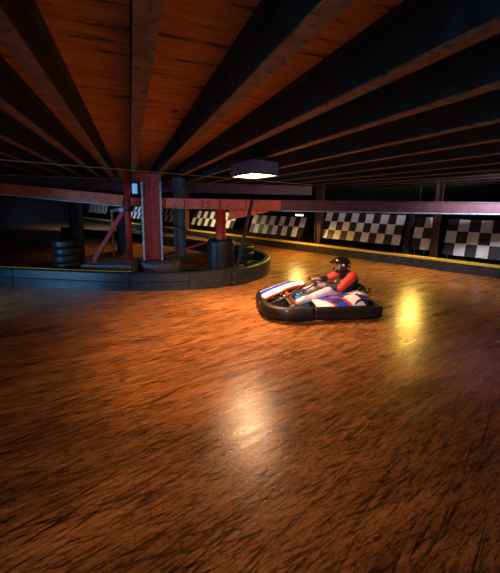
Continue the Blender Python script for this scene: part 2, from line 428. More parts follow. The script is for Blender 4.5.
# ------------------------------------------------------------------ island: column, poles, pad, tyres
# concrete pads
mb = MB()
mb.box((-3.47, 7.62, 0.14), (1.18, 1.05, 0.28), 'pad_concrete', (0, 0, R(2)), 0.02)
tag(mb.build('concrete_pad'), 'low blue-grey rectangular concrete pad under the slanted red brace', 'concrete pad')
mb = MB()
mb.lathe([(0.47, 0.0), (0.49, 0.02), (0.49, 0.25), (0.46, 0.28)], 'pad_concrete', 40, c=(-2.36, 7.72, 0))
tag(mb.build('concrete_pad'), 'round grey concrete footing under the wide red column', 'concrete pad')

# wide red column
col = empty('steel_column', (-2.55, 7.74, 0.28), R(15))
tag(col, 'wide red steel column with pale flange edges on the round footing', 'column')
mb = MB(); mb.box((0, 0.05, 1.08), (0.45, 0.02, 2.16), 'red_steel'); mb.box((-0.09, 0.02, 1.08), (0.03, 0.05, 2.16), 'red_steel'); mb.build('web', col)
for sx in (-1, 1):
    mb = MB(); mb.box((sx * 0.222, 0.048, 1.08), (0.03, 0.16, 2.16), 'red_steel'); f = mb.build('flange', col)
    mb = MB(); mb.box((sx * 0.216, -0.037, 0.98), (0.044, 0.012, 1.94), 'pale_edge'); e = mb.build('edge_strip', f); e['label'] = 'pale edge of the flange'
mb = MB(); mb.box((0, 0.05, 0.012), (0.62, 0.4, 0.024), 'black_steel')
for x in (-0.27, 0.27):
    for y in (-0.1, 0.2): mb.lathe([(0.018, 0.02), (0.018, 0.05)], 'black_steel', 6, c=(x, y, 0))
mb.build('base_plate', col)

# thin red pole with clamp
pole = empty('steel_pole', (-3.10, 7.62, 0.28))
tag(pole, 'thin round red pole left of the wide red column', 'pole')
mb = MB(); mb.lathe([(0.075, 0.0), (0.075, 2.16)], 'red_steel', 24); mb.build('shaft', pole)
mb = MB(); mb.lathe([(0.14, 0.0), (0.14, 0.02)], 'red_steel', 24); mb.build('base_plate', pole)
mb = MB(); mb.lathe([(0.076, 1.245), (0.1, 1.25), (0.1, 1.29), (0.076, 1.295)], 'black_steel', 24); mb.box((0.14, 0, 1.27), (0.16, 0.03, 0.025), 'black_steel'); mb.box((-0.14, -0.02, 1.27), (0.1, 0.05, 0.09), 'pale_edge'); mb.build('clamp', pole)

# slanted brace
mb = MB()
a, b_ = Vector((-3.93, 7.5, 0.285)), Vector((-3.22, 7.62, 1.50))
mb.prism([(-0.06, -0.045), (0.06, -0.045), (0.06, 0.045), (-0.06, 0.045)], a + Vector((0, 0, 0.03)), b_, 'red_steel')
mb.box((a.x, a.y, 0.292), (0.22, 0.2, 0.02), 'red_steel')
tag(mb.build('diagonal_brace', bevel=0.004), 'slanted red brace rising from the concrete pad to the thin pole', 'brace')

# blue box between pole and column, its brightness put in as emission
bx = empty('glowing_box', (-2.93, 7.68, 1.95)); tag(bx, 'small glowing sky-blue box hung beneath the ceiling between red pole and column', 'box')
mb = MB(); mb.box((0, 0, 0.12), (0.11, 0.06, 0.24), 'pale_blue_glow', bev=0.006); mb.build('case', bx)
mb = MB(); mb.box((0, 0.0, 0.33), (0.02, 0.02, 0.2), 'black_steel'); mb.build('hanger', bx)

# teal column further back
tcn = empty('steel_column', (-2.22, 9.22, 0)); tag(tcn, 'grey-teal steel column standing behind the beam, right of the red column', 'column')
mb = MB(); mb.box((0, 0, 1.3), (0.30, 0.02, 2.3), 'teal_steel', (0, 0, R(12))); mb.build('web', tcn)
for sx in (-1, 1):
    mb = MB(); mb.box((sx * 0.15, sx * 0.03, 1.3), (0.03, 0.24, 2.3), 'teal_steel', (0, 0, R(12))); mb.build('flange', tcn)
mb = MB(); mb.box((0, 0, 0.08), (0.6, 0.5, 0.16), 'pad_concrete', (0, 0, R(12)), 0.01); mb.build('footing', tcn)

# post in black barrel
mb = MB(); mb.lathe([(0.125, 0.0), (0.125, 1.6)], 'red_steel', 28, c=(-0.83, 7.62, 0))
tag(mb.build('steel_post'), 'round red post rising out of the black barrel to the beam', 'post')
br = empty('barrel', (-0.83, 7.62, 0)); tag(br, 'tall black plastic barrel sleeved around the round red post', 'barrel')
mb = MB(); pr = []
for k in range(37):
    h = 0.88 * k / 36; rr_ = 0.33 + 0.006 * math.sin(k * 0.09) - 0.05 * max(0, (h - 0.8) / 0.08) ** 2 - 0.02 * (h < 0.03)
    pr.append((rr_, h))
pr += [(0.15, 0.885), (0.15, 0.86)]
mb.lathe(pr, 'kerb_plastic', 40); mb.build('barrel_wall', br)
for h in (0.3, 0.6):
    mb = MB(); mb.lathe([(0.32, h), (0.336, h + 0.01), (0.336, h + 0.03), (0.32, h + 0.04)], 'kerb_plastic', 40); mb.build('hoop', br)

# dark slanting strut in front of the beam
mb = MB(); mb.prism([(-0.05, -0.03), (0.05, -0.03), (0.05, 0.03), (-0.05, 0.03)], (-0.44, 7.26, 0.03), (-0.06, 7.2, 1.86), 'dark_paint')
tag(mb.build('diagonal_strut', bevel=0.004), 'dark slanting strut crossing in front of the beam right of the barrel', 'strut')
# thin cross rods
mb = MB(); mb.tube([(-2.40, 8.2, 0.34), (-1.185, 7.75, 0.78)], 0.028, 'red_steel', 10)
tag(mb.build('tie_rod'), 'thin red tie rod rising from column foot toward the barrel', 'tie rod')
mb = MB(); mb.tube([(-2.40, 8.3, 1.24), (-1.185, 7.82, 0.87)], 0.022, 'brown_steel', 10)
tag(mb.build('tie_rod'), 'thin dark tie rod falling from the wide column toward the barrel', 'tie rod')

# tyres
def tyre_mesh(rad=0.29, wid=0.17):
    mb = MB(); k = 0.19; prof = []
    ri = rad * 0.55
    prof = [(ri, 0.02), (ri + 0.03, 0.0), (rad - 0.04, 0.0), (rad - 0.01, 0.02), (rad, 0.045), (rad, wid - 0.045), (rad - 0.01, wid - 0.02), (rad - 0.04, wid), (ri + 0.03, wid), (ri, wid - 0.02), (ri + 0.02, wid - 0.04), (rad - 0.05, wid - 0.05), (rad - 0.05, 0.05), (ri + 0.02, 0.04)]
    mb.lathe(prof, 'rubber', 36, closed=True)
    for q in range(36):   # tread blocks
        t = 2 * math.pi * q / 36
        mb.box(((rad + 0.001) * math.cos(t), (rad + 0.001) * math.sin(t), wid / 2), (0.012, 0.03, wid * 0.55), 'rubber', (0, 0, t))
    return mb
ty = tyre_mesh().build('tyre')
def place_tyre(o, x, y, z, label, group=None):
    o.location = (x, y, z); o.rotation_euler = (0, 0, random.random() * 6); tag(o, label, 'tyre', group)
first = True
names = ['lowest', 'second from the floor', 'third from the floor', 'fourth from the floor', 'topmost']
for k in range(5):
    o = ty if first else ty.copy()
    if not first: COL.objects.link(o)
    first = False
    place_tyre(o, -4.42 + 0.02 * (k % 2), 7.2, 0.001 + k * 0.172, 'black tyre at left of the concrete pad, %s in the stack' % names[k], 'tyre stack left of the concrete pad')
for k in range(3):
    o = ty.copy(); COL.objects.link(o)
    place_tyre(o, -0.30 + 0.015 * (k % 2), 9.2, 0.001 + k * 0.172, 'black tyre behind the barrel, %s in the short stack at the island rear' % ('topmost' if k == 2 else ('middle' if k else 'lowest')), 'short tyre stack behind the barrel')
o = ty.copy(); COL.objects.link(o); place_tyre(o, 0.02, 8.35, 0.001, 'black tyre lying flat alone inside the rounded island tip')
o = ty.copy(); COL.objects.link(o); place_tyre(o, -1.52, 7.3, 0.001, 'black tyre lying flat between the round footing and the barrel')

# ------------------------------------------------------------------ kerb around the island
K = [(-9.2, 7.1), (-7.4, 6.62), (-5.6, 6.28), (-3.94, 6.10), (-2.62, 5.99), (-1.5, 6.10), (-0.85, 6.27), (-0.36, 6.55), (0.04, 6.98), (0.32, 7.55), (0.45, 8.2), (0.40, 8.8), (0.15, 9.3), (-0.3, 9.75), (-1.2, 10.8), (-2.5, 12.0), (-4.0, 12.9), (-6.8, 14.4), (-9.8, 15.9)]
def catmull(P, step=8):
    out = []; P = [Vector((*p, 0)) for p in P]
    for i in range(len(P) - 1):
        p0 = P[max(i - 1, 0)]; p1 = P[i]; p2 = P[i + 1]; p3 = P[min(i + 2, len(P) - 1)]
        for s_ in range(step):
            t = s_ / step
            out.append(0.5 * ((2 * p1) + (p2 - p0) * t + (2 * p0 - 5 * p1 + 4 * p2 - p3) * t * t + (3 * p1 - p0 - 3 * p2 + p3) * t ** 3))
    out.append(P[-1]); return out
pts = catmull(K)
klabels = ['black kerb block at far left, outermost along the front of the island', 'black kerb block at left edge in front of the tyre stack', 'black kerb block in front of the slanted red brace',
           'black kerb block in front of the wide red column', 'black kerb block in front of the black barrel', 'curved black kerb block before the rounded island tip', 'curved black kerb block forming the rounded island tip',
           'black kerb block on the rear side of the island tip', 'black kerb block behind the barrel along the island rear', 'distant black kerb block of the island rear seen behind the red column', 'most distant black kerb block at left of the island rear']
cuts = [0, 9, 19, 33, 42, 54, 68, 84, 100, 112, 128, len(pts) - 1]
for k in range(len(cuts) - 1):
    seg = pts[cuts[k]:cuts[k + 1] + 1]
    root = empty('kerb_block', (seg[0].x, seg[0].y, 0)); o0 = seg[0].copy()
    tag(root, klabels[k], 'kerb')
    seg = [p - o0 for p in seg]
    # trim a small joint gap
    seg[0] = seg[0] + (seg[1] - seg[0]).normalized() * 0.008; seg[-1] = seg[-1] - (seg[-1] - seg[-2]).normalized() * 0.008
    def sweep(prof, mat, nm, sg):
        mb = MB(); i = mb.mi(mat); rings = []
        for j, p in enumerate(sg):
            d = (sg[min(j + 1, len(sg) - 1)] - sg[max(j - 1, 0)]).normalized(); s = Vector((-d.y, d.x, 0))  # left = island side
            rings.append([mb.bm.verts.new(p + s * u + Vector((0, 0, v))) for u, v in prof])
        q = len(prof)
        for j in range(len(rings) - 1):
            for w in range(q):
                mb.bm.faces.new((rings[j][w], rings[j][(w + 1) % q], rings[j + 1][(w + 1) % q], rings[j + 1][w]))
        mb.bm.faces.new(rings[0][::-1]); mb.bm.faces.new(rings[-1])
        return mb.build(nm, root)
    sweep([(0.0, 0.0), (0.0, 0.17), (0.012, 0.18), (0.0, 0.19), (0.01, 0.345), (0.04, 0.36), (0.14, 0.36), (0.17, 0.34), (0.17, 0.0)], 'kerb_plastic', 'kerb_body', seg)
    if k < 3:
        s = sweep([(0.13, 0.361), (0.13, 0.366), (0.165, 0.366), (0.165, 0.361)], 'yellow_paint', 'painted_line', seg); s['label'] = 'thin faded yellow line along the top'
    for dd in ((0.08, 0.45) if k < 9 else ()):
        for h in (0.09, 0.26):
            if (seg[-1] - seg[0]).length > dd + 0.2:
                # position on the outer face
                acc = 0; p = seg[0]
                for j in range(len(seg) - 1):
                    L_ = (seg[j + 1] - seg[j]).length
                    if acc + L_ >= dd: p = seg[j].lerp(seg[j + 1], (dd - acc) / L_); d = (seg[j + 1] - seg[j]).normalized(); break
                    acc += L_
                s = Vector((-d.y, d.x, 0)); c_ = p - s * 0.002
                mb = MB(); mb.ell((c_.x, c_.y, h), (0.012, 0.012, 0.012), 'chrome', seg=8); mb.build('bolt', root)

# ------------------------------------------------------------------ outer barrier with yellow top, checkered banners
br = empty('track_barrier', tuple(wl(0))); tag(br, 'long low black track barrier with yellow top edge below the checkered panels', 'barrier')
def rel(v): return v - wl(0)
mb = MB(); mb.prism([(-0.0, 0.0), (0.0, 0.25), (-0.02, 0.262), (-0.18, 0.262), (-0.2, 0.24), (-0.2, 0.0)], rel(wl(-25.9)), rel(wl(12)), 'barrier_black'); mb.build('barrier_body', br)
mb = MB(); mb.prism([(0.012, 0.262), (0.012, 0.32), (-0.16, 0.32), (-0.16, 0.262)], rel(wl(-25.9)), rel(wl(12)), 'yellow_paint'); o = mb.build('yellow_rail', br); o['label'] = 'yellow top rail'
for k in range(30):
    t = -24.5 + k * 1.2
    mb = MB(); mb.box(tuple(rel(wl(t, -0.006, 0.13))), (0.03, 0.012, 0.2), 'black_steel', (0, 0, R(-41.5))); mb.build('joint_cover', br)

def banner(t0, t1, z0, z1, rows, label, off=0.45, phase=0, lean=0.48):
    ncol = max(1, round((t1 - t0) / 0.265)); cw = (t1 - t0) / ncol
    base = wl(t0, off, 0)
    root = empty('checkered_banner', tuple(base)); tag(root, label, 'banner')
    mb = MB(); iw = mb.mi('white_square'); ib = mb.mi('black_square')
    def P(i, j, dd=0.0):
        z = z0 + (z1 - z0) * j / rows; bk = (z - z0) * lean
        wv = 0.012 * math.sin(i * 1.1) * j / rows
        v = wl(t0 + cw * i, off + bk + wv + dd, z) - base; return v
    V = [[mb.bm.verts.new(P(i, j)) for j in range(rows + 1)] for i in range(ncol + 1)]
    B = [[mb.bm.verts.new(P(i, j, 0.025)) for j in range(rows + 1)] for i in range(ncol + 1)]
    for i in range(ncol):
        for j in range(rows):
            f = mb.bm.faces.new((V[i][j], V[i + 1][j], V[i + 1][j + 1], V[i][j + 1])); f.material_index = iw if (i + j + phase) % 2 == 0 else ib
            f = mb.bm.faces.new((B[i][j], B[i][j + 1], B[i + 1][j + 1], B[i + 1][j])); f.material_index = ib
    for i in range(ncol):
        for j in (0, rows):
            f = mb.bm.faces.new((V[i][j], V[i + 1][j], B[i + 1][j], B[i][j])); f.material_index = ib
    for j in range(rows):
        for i in (0, ncol):
            f = mb.bm.faces.new((V[i][j], V[i][j + 1], B[i][j + 1], B[i][j])); f.material_index = ib
    mb.build('checkered_sheet', root)
    # rear support rails so the sheet stands on the floor
    for tt in (t0 + 0.12, t1 - 0.12):
        mb = MB()
        a = wl(tt, off + 0.03, 0) - base; b2 = wl(tt, off + 0.03, z0) - base; c_ = wl(tt, off + 0.04 + (z1 - z0) * lean, z1 - 0.02) - base
        mb.tube([a, b2, c_], 0.018, 'black_steel', 8); mb.build('support', root)
banner(-4.12, -1.31, 0.53, 1.46, 3, 'large checkered panel, three rows high, behind and right of the driver', phase=0)
banner(-0.98, -0.48, 0.47, 1.43, 3, 'narrow checkered panel left of the brown post at right edge', phase=1)
banner(-0.12, 2.0, 0.40, 1.40, 3, 'checkered panel starting right of the brown post at right edge', phase=1)
banner(-7.75, -4.95, 0.46, 1.22, 2, 'two-row checkered panel right of the barrel, above the kart wheel', phase=1)
banner(-12.0, -8.8, 0.54, 1.27, 2, 'checkered panel left of the red barrel post', phase=0)
banner(-15.9, -12.8, 0.58, 1.32, 2, 'checkered panel seen just right of the wide red column', phase=1)
banner(-18.9, -16.3, 0.58, 1.35, 2, 'checkered panel seen through the gap between red pole and red column', phase=0)
banner(-26.2, -22.6, 0.72, 1.42, 2, 'most distant blue-lit checkered panel at far left', phase=1)

# brown posts standing behind the barrier
def bpost(t, off, w, h, label, mat='brown_steel'):
    p = wl(t, off); root = empty('steel_post', tuple(p), R(-41.5)); tag(root, label, 'post')
    mb = MB(); mb.box((0, 0, h / 2), (w, 0.02, h), mat); mb.build('web', root)
    for sx in (-1, 1):
        mb = MB(); mb.box((sx * w / 2, 0, h / 2), (0.02, w, h), mat); mb.build('flange', root)
bpost(-4.17, 0.42, 0.22, 2.45, 'brown steel post between the two large checkered panels')
bpost(-0.33, 0.42, 0.16, 2.45, 'brown steel post near the right edge between checkered panels')
bpost(-12.45, 0.42, 0.30, 2.45, 'orange-brown steel post behind the beam beside the teal column', 'orange_paint')
bpost(-20.2, 0.42, 0.30, 2.45, 'dark brown steel post far away at left beyond the slanted brace')
# dark tarpaulin bundle between panels
mb = MB()
for k in range(24):
    a = k / 23; p = wl(-1.13 + 0.02 * math.sin(k * 2.1), 0.42 + 0.5 * a, 0.06 + 1.36 * a)
    mb.ell(p, (0.10 + 0.015 * math.sin(k * 1.3), 0.10, 0.12), 'dark_paint', (0.2 * k, 0.3, k), 12)
tag(mb.build('tarpaulin', remesh=0.03), 'crumpled dark tarpaulin hanging between the checkered panels at right', 'tarpaulin')
# tan trestle frame far left
tr = empty('timber_frame', (-4.1, 8.95, 0)); tag(tr, 'small tan timber frame behind the slanted red brace', 'frame')
mb = MB(); mb.box((0, 0, 0.76), (0.05, 0.05, 1.52), 'tan_wood'); mb.build('upright', tr)
mb = MB(); mb.prism([(-0.03, -0.04), (0.03, -0.04), (0.03, 0.04), (-0.03, 0.04)], (-0.03, 0, 1.46), (0.5, 0, 1.6), 'tan_wood'); mb.build('top_rail', tr)
mb = MB(); mb.box((0.48, 0.0, 0.76), (0.05, 0.05, 1.52), 'black_steel'); mb.build('upright', tr)
# dark column group far left
for x, y, w, lb in ((-5.35, 9.3, 0.28, 'dark steel column behind the tyre stack, nearest the left edge'), (-4.65, 10.9, 0.3, 'dark steel column behind the tan timber frame')):
    root = empty('steel_column', (x, y, 0)); tag(root, lb, 'column')
    mb = MB(); mb.box((0, 0, 1.04), (w, 0.02, 2.08), 'black_steel'); mb.build('web', root)
    for sx in (-1, 1):
        mb = MB(); mb.box((sx * w / 2, 0, 1.04), (0.02, w * 0.8, 2.08), 'black_steel'); mb.build('flange', root)

# ------------------------------------------------------------------ lamps
def area(name, loc, size, power, col, tgt=None, sy=None, spread=None, parent=None):
    l = bpy.data.lights.new(name, 'AREA'); l.energy = power; l.color = col; l.size = size
    if sy: l.shape = 'RECTANGLE'; l.size_y = sy
    if spread: l.spread = spread
    o = bpy.data.objects.new(name, l); COL.objects.link(o); o.location = loc
    if tgt is not None:
        d = Vector(tgt) - Vector(loc); o.rotation_euler = d.to_track_quat('-Z', 'Y').to_euler()
    return o
def spot(name, loc, tgt, power, col, ang=70, blend=0.6, rad=0.08):
    l = bpy.data.lights.new(name, 'SPOT'); l.energy = power; l.color = col; l.spot_size = R(ang); l.spot_blend = blend; l.shadow_soft_size = rad
    o = bpy.data.objects.new(name, l); COL.objects.link(o); o.location = loc
    d = Vector(tgt) - Vector(loc); o.rotation_euler = d.to_track_quat('-Z', 'Y').to_euler()
    return o
# the box lamp in view
A = Vector((-0.035, 4.50)); Bv = Vector((-0.40, 5.24)); Cv = Vector((0.35, 4.83)); Dv = Bv + Cv - A
ctr = (A + Bv + Cv + Dv) / 4
lp = empty('ceiling_lamp', (ctr.x, ctr.y, 2.2)); tag(lp, 'boxy blue-grey ceiling lamp with glowing underside above the track', 'lamp')
q2 = [A - ctr, Cv - ctr, Dv - ctr, Bv - ctr]
def frustum(mb, qs, z0, z1, s0, s1, mat):
    mb.hull([(v.x * s0, v.y * s0, z0) for v in qs] + [(v.x * s1, v.y * s1, z1) for v in qs], mat)
mb = MB()
# open-bottom housing: four walls and a lid
def wallq(a, b_, z0, z1):
    mb.hull([(a.x, a.y, z0), (b_.x, b_.y, z0), (a.x, a.y, z1), (b_.x, b_.y, z1), (a.x * .94, a.y * .94, z0), (b_.x * .94, b_.y * .94, z0), (a.x * .94, a.y * .94, z1), (b_.x * .94, b_.y * .94, z1)], 'lamp_housing')
for j in range(4): wallq(q2[j], q2[(j + 1) % 4], 0.0, 0.19)
frustum(mb, q2, 0.185, 0.2, 1, 0.97, 'lamp_housing')
mb.build('housing', lp)
mb = MB(); frustum(mb, q2, 0.012, 0.03, 0.86, 0.86, 'lamp_diffuser'); mb.build('diffuser', lp)
for sx in (-0.3, 0.3):
    mb = MB(); mb.tube([(JD.x * sx, JD.y * sx, 0.19), (JD.x * sx, JD.y * sx, 0.5)], 0.01, 'black_steel', 8); mb.build('hanger', lp)
area('lamp_light', (ctr.x, ctr.y, 2.185), 0.4, 60, (1.0, 0.55, 0.3), (ctr.x, ctr.y, 0), 0.8, spread=R(115))

def high_lamp(loc, mat, label, rz=0, w=0.5, l=0.16):
    root = empty('ceiling_lamp', loc, rz); tag(root, label, 'lamp')
    mb = MB(); mb.box((0, 0, 0.05), (w, l, 0.08), 'lamp_housing', bev=0.008); mb.build('housing', root)
    mb = MB(); mb.box((0, 0, 0.004), (w * 0.92, l * 0.85, 0.01), mat); mb.build('diffuser', root)
    return root
# warm floods mounted between joists over the near track (out of frame above)
high_lamp((-0.55, 0.35, 2.62), 'lamp_diffuser', 'flood lamp between joists above the near track, nearest of all', JA + R(90) * 0)
spot('flood', (-0.55, 0.35, 2.58), (-0.8, 3.9, 0), 1050, (1.0, 0.47, 0.14), 40, 1.0, 0.15)
spot('flood', (0.2, 0.3, 2.58), (1.15, 5.0, 0.2), 400, (1.0, 0.66, 0.5), 34, 0.9, 0.12)

spot('flood', (-0.55, 0.35, 2.58), (-0.2, 2.6, 0), 130, (1.0, 0.5, 0.2), 75, 1.0, 0.15)
# small lamp glowing under the beam in front of the checkered wall
def hang_lamp(x, y, z, label, mat='warm_diffuser', w=0.36):
    wlm = empty('pendant_lamp', (x, y, z)); tag(wlm, label, 'lamp')
    mb = MB(); mb.box((0, 0, 0.03), (w, 0.1, 0.06), 'lamp_housing', (0, 0, R(-5))); mb.build('housing', wlm)
    mb = MB(); mb.box((0, 0, -0.012), (w * .92, 0.08, 0.024), mat, (0, 0, R(-5))); mb.build('diffuser', wlm)
    mb = MB(); mb.tube([(0, 0, 0.05), (0, 0, 2.6 - z)], 0.01, 'black_steel', 8); mb.build('stem', wlm)
hang_lamp(1.58, 11.0, 1.375, 'small glowing strip lamp hanging just under the beam beside the checkered panel', w=0.3)
hang_lamp(4.75, 9.05, 1.74, 'strip lamp hung behind the maroon beam above the outer barrier at right', 'yellow_diffuser', 0.26)
area('track_light', (1.58, 11.0, 1.33), 0.3, 42, (1.0, 0.58, 0.15), (1.5, 10.7, 0), 0.12)
area('track_light', (4.75, 9.05, 1.70), 0.16, 26, (1.0, 0.6, 0.1), (4.08, 7.77, 0), 0.12, spread=R(110))
spot('track_light', (1.2, 9.4, 2.55), (1.6, 8.8, 0), 330, (0.95, 0.76, 0.10), 110, 0.9, 0.12)
spot('track_light', (4.6, 6.6, 2.55), (4.4, 6.9, 0), 60, (0.95, 0.74, 0.10), 110, 0.9, 0.5)
spot('track_light', (-2.6, 13.8, 2.55), (-2.4, 14.4, 0), 900, (1.0, 0.76, 0.4), 140, 0.9, 0.1)
spot('track_light', (-4.6, 11.4, 2.4), (-4.6, 10.9, 0), 90, (1.0, 0.6, 0.3), 110, 0.9, 0.1)
for (x, y), lb in (((1.2, 9.4), 'yellow strip lamp between joists above the far track, middle'), ((4.6, 6.6), 'yellow strip lamp between joists above the far track at right')):
    high_lamp((x, y, 2.62), 'yellow_diffuser', lb, -JA)
# added bluish fill lights for kerb, far panel, right panels and barrel sheen
spot('blue_fill', (-6.0, 3.3, 0.85), (-3.6, 6.4, 0.25), 330, (0.2, 0.5, 1.0), 75, 0.9, 0.1)
fl = empty('stand_fill_lamp', (-6.05, 3.25, 0), R(-40)); tag(fl, 'added bluish fill lamp on a short stand left of the track', 'lamp')  # unseen stand lamp, made up to carry the blue kerb light
mb = MB(); mb.tube([(0, 0, 0), (0, 0, 0.78)], 0.02, 'black_steel', 10); mb.box((0, 0, 0.01), (0.3, 0.3, 0.02), 'black_steel'); mb.build('stand', fl)
mb = MB(); mb.box((0, 0, 0.85), (0.3, 0.08, 0.2), 'lamp_housing', bev=0.008); mb.build('housing', fl)
spot('blue_fill', (-9.6, 17.0, 2.5), (-10.5, 20.5, 0.9), 700, (0.45, 0.65, 1.0), 120, 0.8, 0.1)
spot('blue_fill', (5.6, 5.2, 2.2), (4.2, 9.6, 0.9), 380, (0.75, 0.75, 1.0), 90, 0.8, 0.1)
high_lamp((5.6, 5.2, 2.3), 'blue_diffuser', 'added bluish fill lamp above the track outside the right edge', -JA)  # unseen fixture, made up to carry the fill on the right panels
spot('blue_fill', (-5.5, 3.7, 2.55), (-0.95, 7.6, 0.5), 260, (0.2, 0.5, 1.0), 16, 0.8, 0.1)  # narrow light added for the blue sheen on the barrel
# added window behind the camera, made up to carry a blue fill light
fr = MB()
for x in (-3.4, -1.7, 0.0, 1.7): fr.box((x, -4.14, 1.55), (0.08, 0.08, 1.5), 'black_steel')
for z in (0.8, 2.3): fr.box((-0.85, -4.14, z), (5.18, 0.08, 0.08), 'black_steel')
struct(fr.build('fill_window_1'))
pn = MB(); pn.box((-0.85, -4.17, 1.55), (5.1, 0.02, 1.46), 'fill_glass'); g1 = pn.build('fill_pane'); g1.parent = bpy.data.objects['fill_window_1']
area('rear_fill', (-0.85, -3.95, 1.7), 4.6, 75, (0.35, 0.6, 0.95), (-1.2, 8, 1.6), 1.2)  # wide blue fill in front of the added window

# ------------------------------------------------------------------ kart
KO = (1.035, 5.14, 0.0); KR = R(187.9)
kt = empty('go_kart', KO, KR); tag(kt, 'blue and white racing kart with black bumper on the brown track', 'kart')
# bumper ring
def outline():
    P = []
    hw = 0.65
    def arc(cx, cy, r_, a0, a1, n_=10, ry=None):
        for k in range(n_ + 1):
            a = R(a0 + (a1 - a0) * k / n_); P.append((cx + r_ * math.cos(a), cy + (ry or r_) * math.sin(a)))
    arc(0.50, 0.22, 0.44, 0, 90, 14, 0.42)       # front-left corner
    arc(-0.84, 0.54, 0.11, 90, 180, 6)
    arc(-0.84, -0.54, 0.11, 180, 270, 6)
    arc(0.50, -0.22, 0.44, 270, 360, 14, 0.42)
    return P
OL = outline()
def ringpart(a, b_, name, prof, mat, inset=0.0, gap=True):
    pts_ = []
    k = len(OL)
    # resample by parameter
    cum = [0]
    for j in range(k): cum.append(cum[-1] + (Vector(OL[(j + 1) % k]) - Vector(OL[j])).length)
    T = cum[-1]
    def at_(u):
        u %= T
        for j in range(k):
            if cum[j + 1] >= u: return Vector(OL[j]).lerp(Vector(OL[(j + 1) % k]), (u - cum[j]) / max(1e-6, cum[j + 1] - cum[j]))
    nn = max(8, int((b_ - a) * T / 0.035)); mb = MB(); mb.mi(mat); rings = []
    for q in range(nn + 1):
        u = (a + (b_ - a) * q / nn) * T
        p = at_(u); d = (at_(u + 0.02) - at_(u - 0.02)).normalized(); s = Vector((d.y, -d.x))  # outward
        rings.append([mb.bm.verts.new((p.x + s.x * x, p.y + s.y * x, z)) for x, z in prof])
    w = len(prof)
    for j in range(len(rings) - 1):
        for i in range(w):
            f = mb.bm.faces.new((rings[j][i], rings[j][(i + 1) % w], rings[j + 1][(i + 1) % w], rings[j + 1][i])); f.smooth = True
    mb.bm.faces.new(rings[0][::-1]); mb.bm.faces.new(rings[-1])
    return mb.build(name, kt)
prof = [(-0.10, 0.05), (-0.02, 0.035), (0.0, 0.06), (-0.004, 0.12), (-0.012, 0.13), (-0.004, 0.14), (0.0, 0.20), (-0.02, 0.225), (-0.08, 0.23), (-0.11, 0.2)]
prof_f = [(-0.10, 0.04), (-0.02, 0.03), (0.02, 0.07), (0.03, 0.13), (0.015, 0.2), (-0.02, 0.235), (-0.08, 0.24), (-0.11, 0.2)]
ringpart(-0.165, 0.165, 'front_bumper', prof_f, 'bumper_black')
ringpart(0.1675, 0.405, 'side_bumper', prof, 'bumper_black')
ringpart(0.4075, 0.5925, 'rear_bumper', prof, 'bumper_black')
ringpart(0.595, 0.8325, 'side_bumper', prof, 'bumper_black')
# bright sticker patches on bumper
mb = MB(); mb.box((0.62, 0.634, 0.14), (0.035, 0.012, 0.15), 'kart_cyan', (0, 0, R(-14))); o = mb.build('sticker', kt); o['label'] = 'small blue sticker on the front bumper corner'
mb = MB(); mb.box((0.952, 0.12, 0.18), (0.012, 0.10, 0.025), 'kart_white', (0, 0, R(0))); o = mb.build('sticker', kt); o['label'] = 'small pale sticker on the nose'
# chassis
mb = MB()
for y in (-0.3, 0.3): mb.tube([(0.78, y * 0.7, 0.09), (0.4, y, 0.08), (-0.85, y, 0.08)], 0.016, 'black_steel', 10)
for x in (0.7, 0.2, -0.3, -0.78): mb.tube([(x, -0.56, 0.08), (x, 0.56, 0.08)], 0.014, 'black_steel', 10)
mb.build('chassis_frame', kt)
mb = MB(); mb.box((0.3, 0, 0.06), (1.0, 0.56, 0.012), 'black_steel', bev=0.004); mb.build('floor_tray', kt)
# wheels
def wheel(x, y, r_, w):
    mb = MB(); h = w / 2
    mb.lathe([(r_ * 0.5, -h), (r_ * 0.85, -h), (r_ * 0.97, -h + 0.02), (r_, -h + 0.035), (r_, h - 0.035), (r_ * 0.97, h - 0.02), (r_ * 0.85, h), (r_ * 0.5, h)], 'rubber', 32, axis='y', c=(x, y, r_))
    t = mb.build('wheel', kt)
    mb = MB(); mb.lathe([(0.02, -h - 0.004), (r_ * 0.5, -h - 0.004), (r_ * 0.52, -h + 0.01), (r_ * 0.52, h - 0.01), (r_ * 0.5, h + 0.004), (0.02, h + 0.004)], 'chrome', 24, axis='y', c=(x, y, r_)); mb.build('rim', t)
wheel(0.46, 0.46, 0.125, 0.12); wheel(0.46, -0.46, 0.125, 0.12); wheel(-0.62, 0.42, 0.14, 0.2); wheel(-0.62, -0.42, 0.14, 0.2)
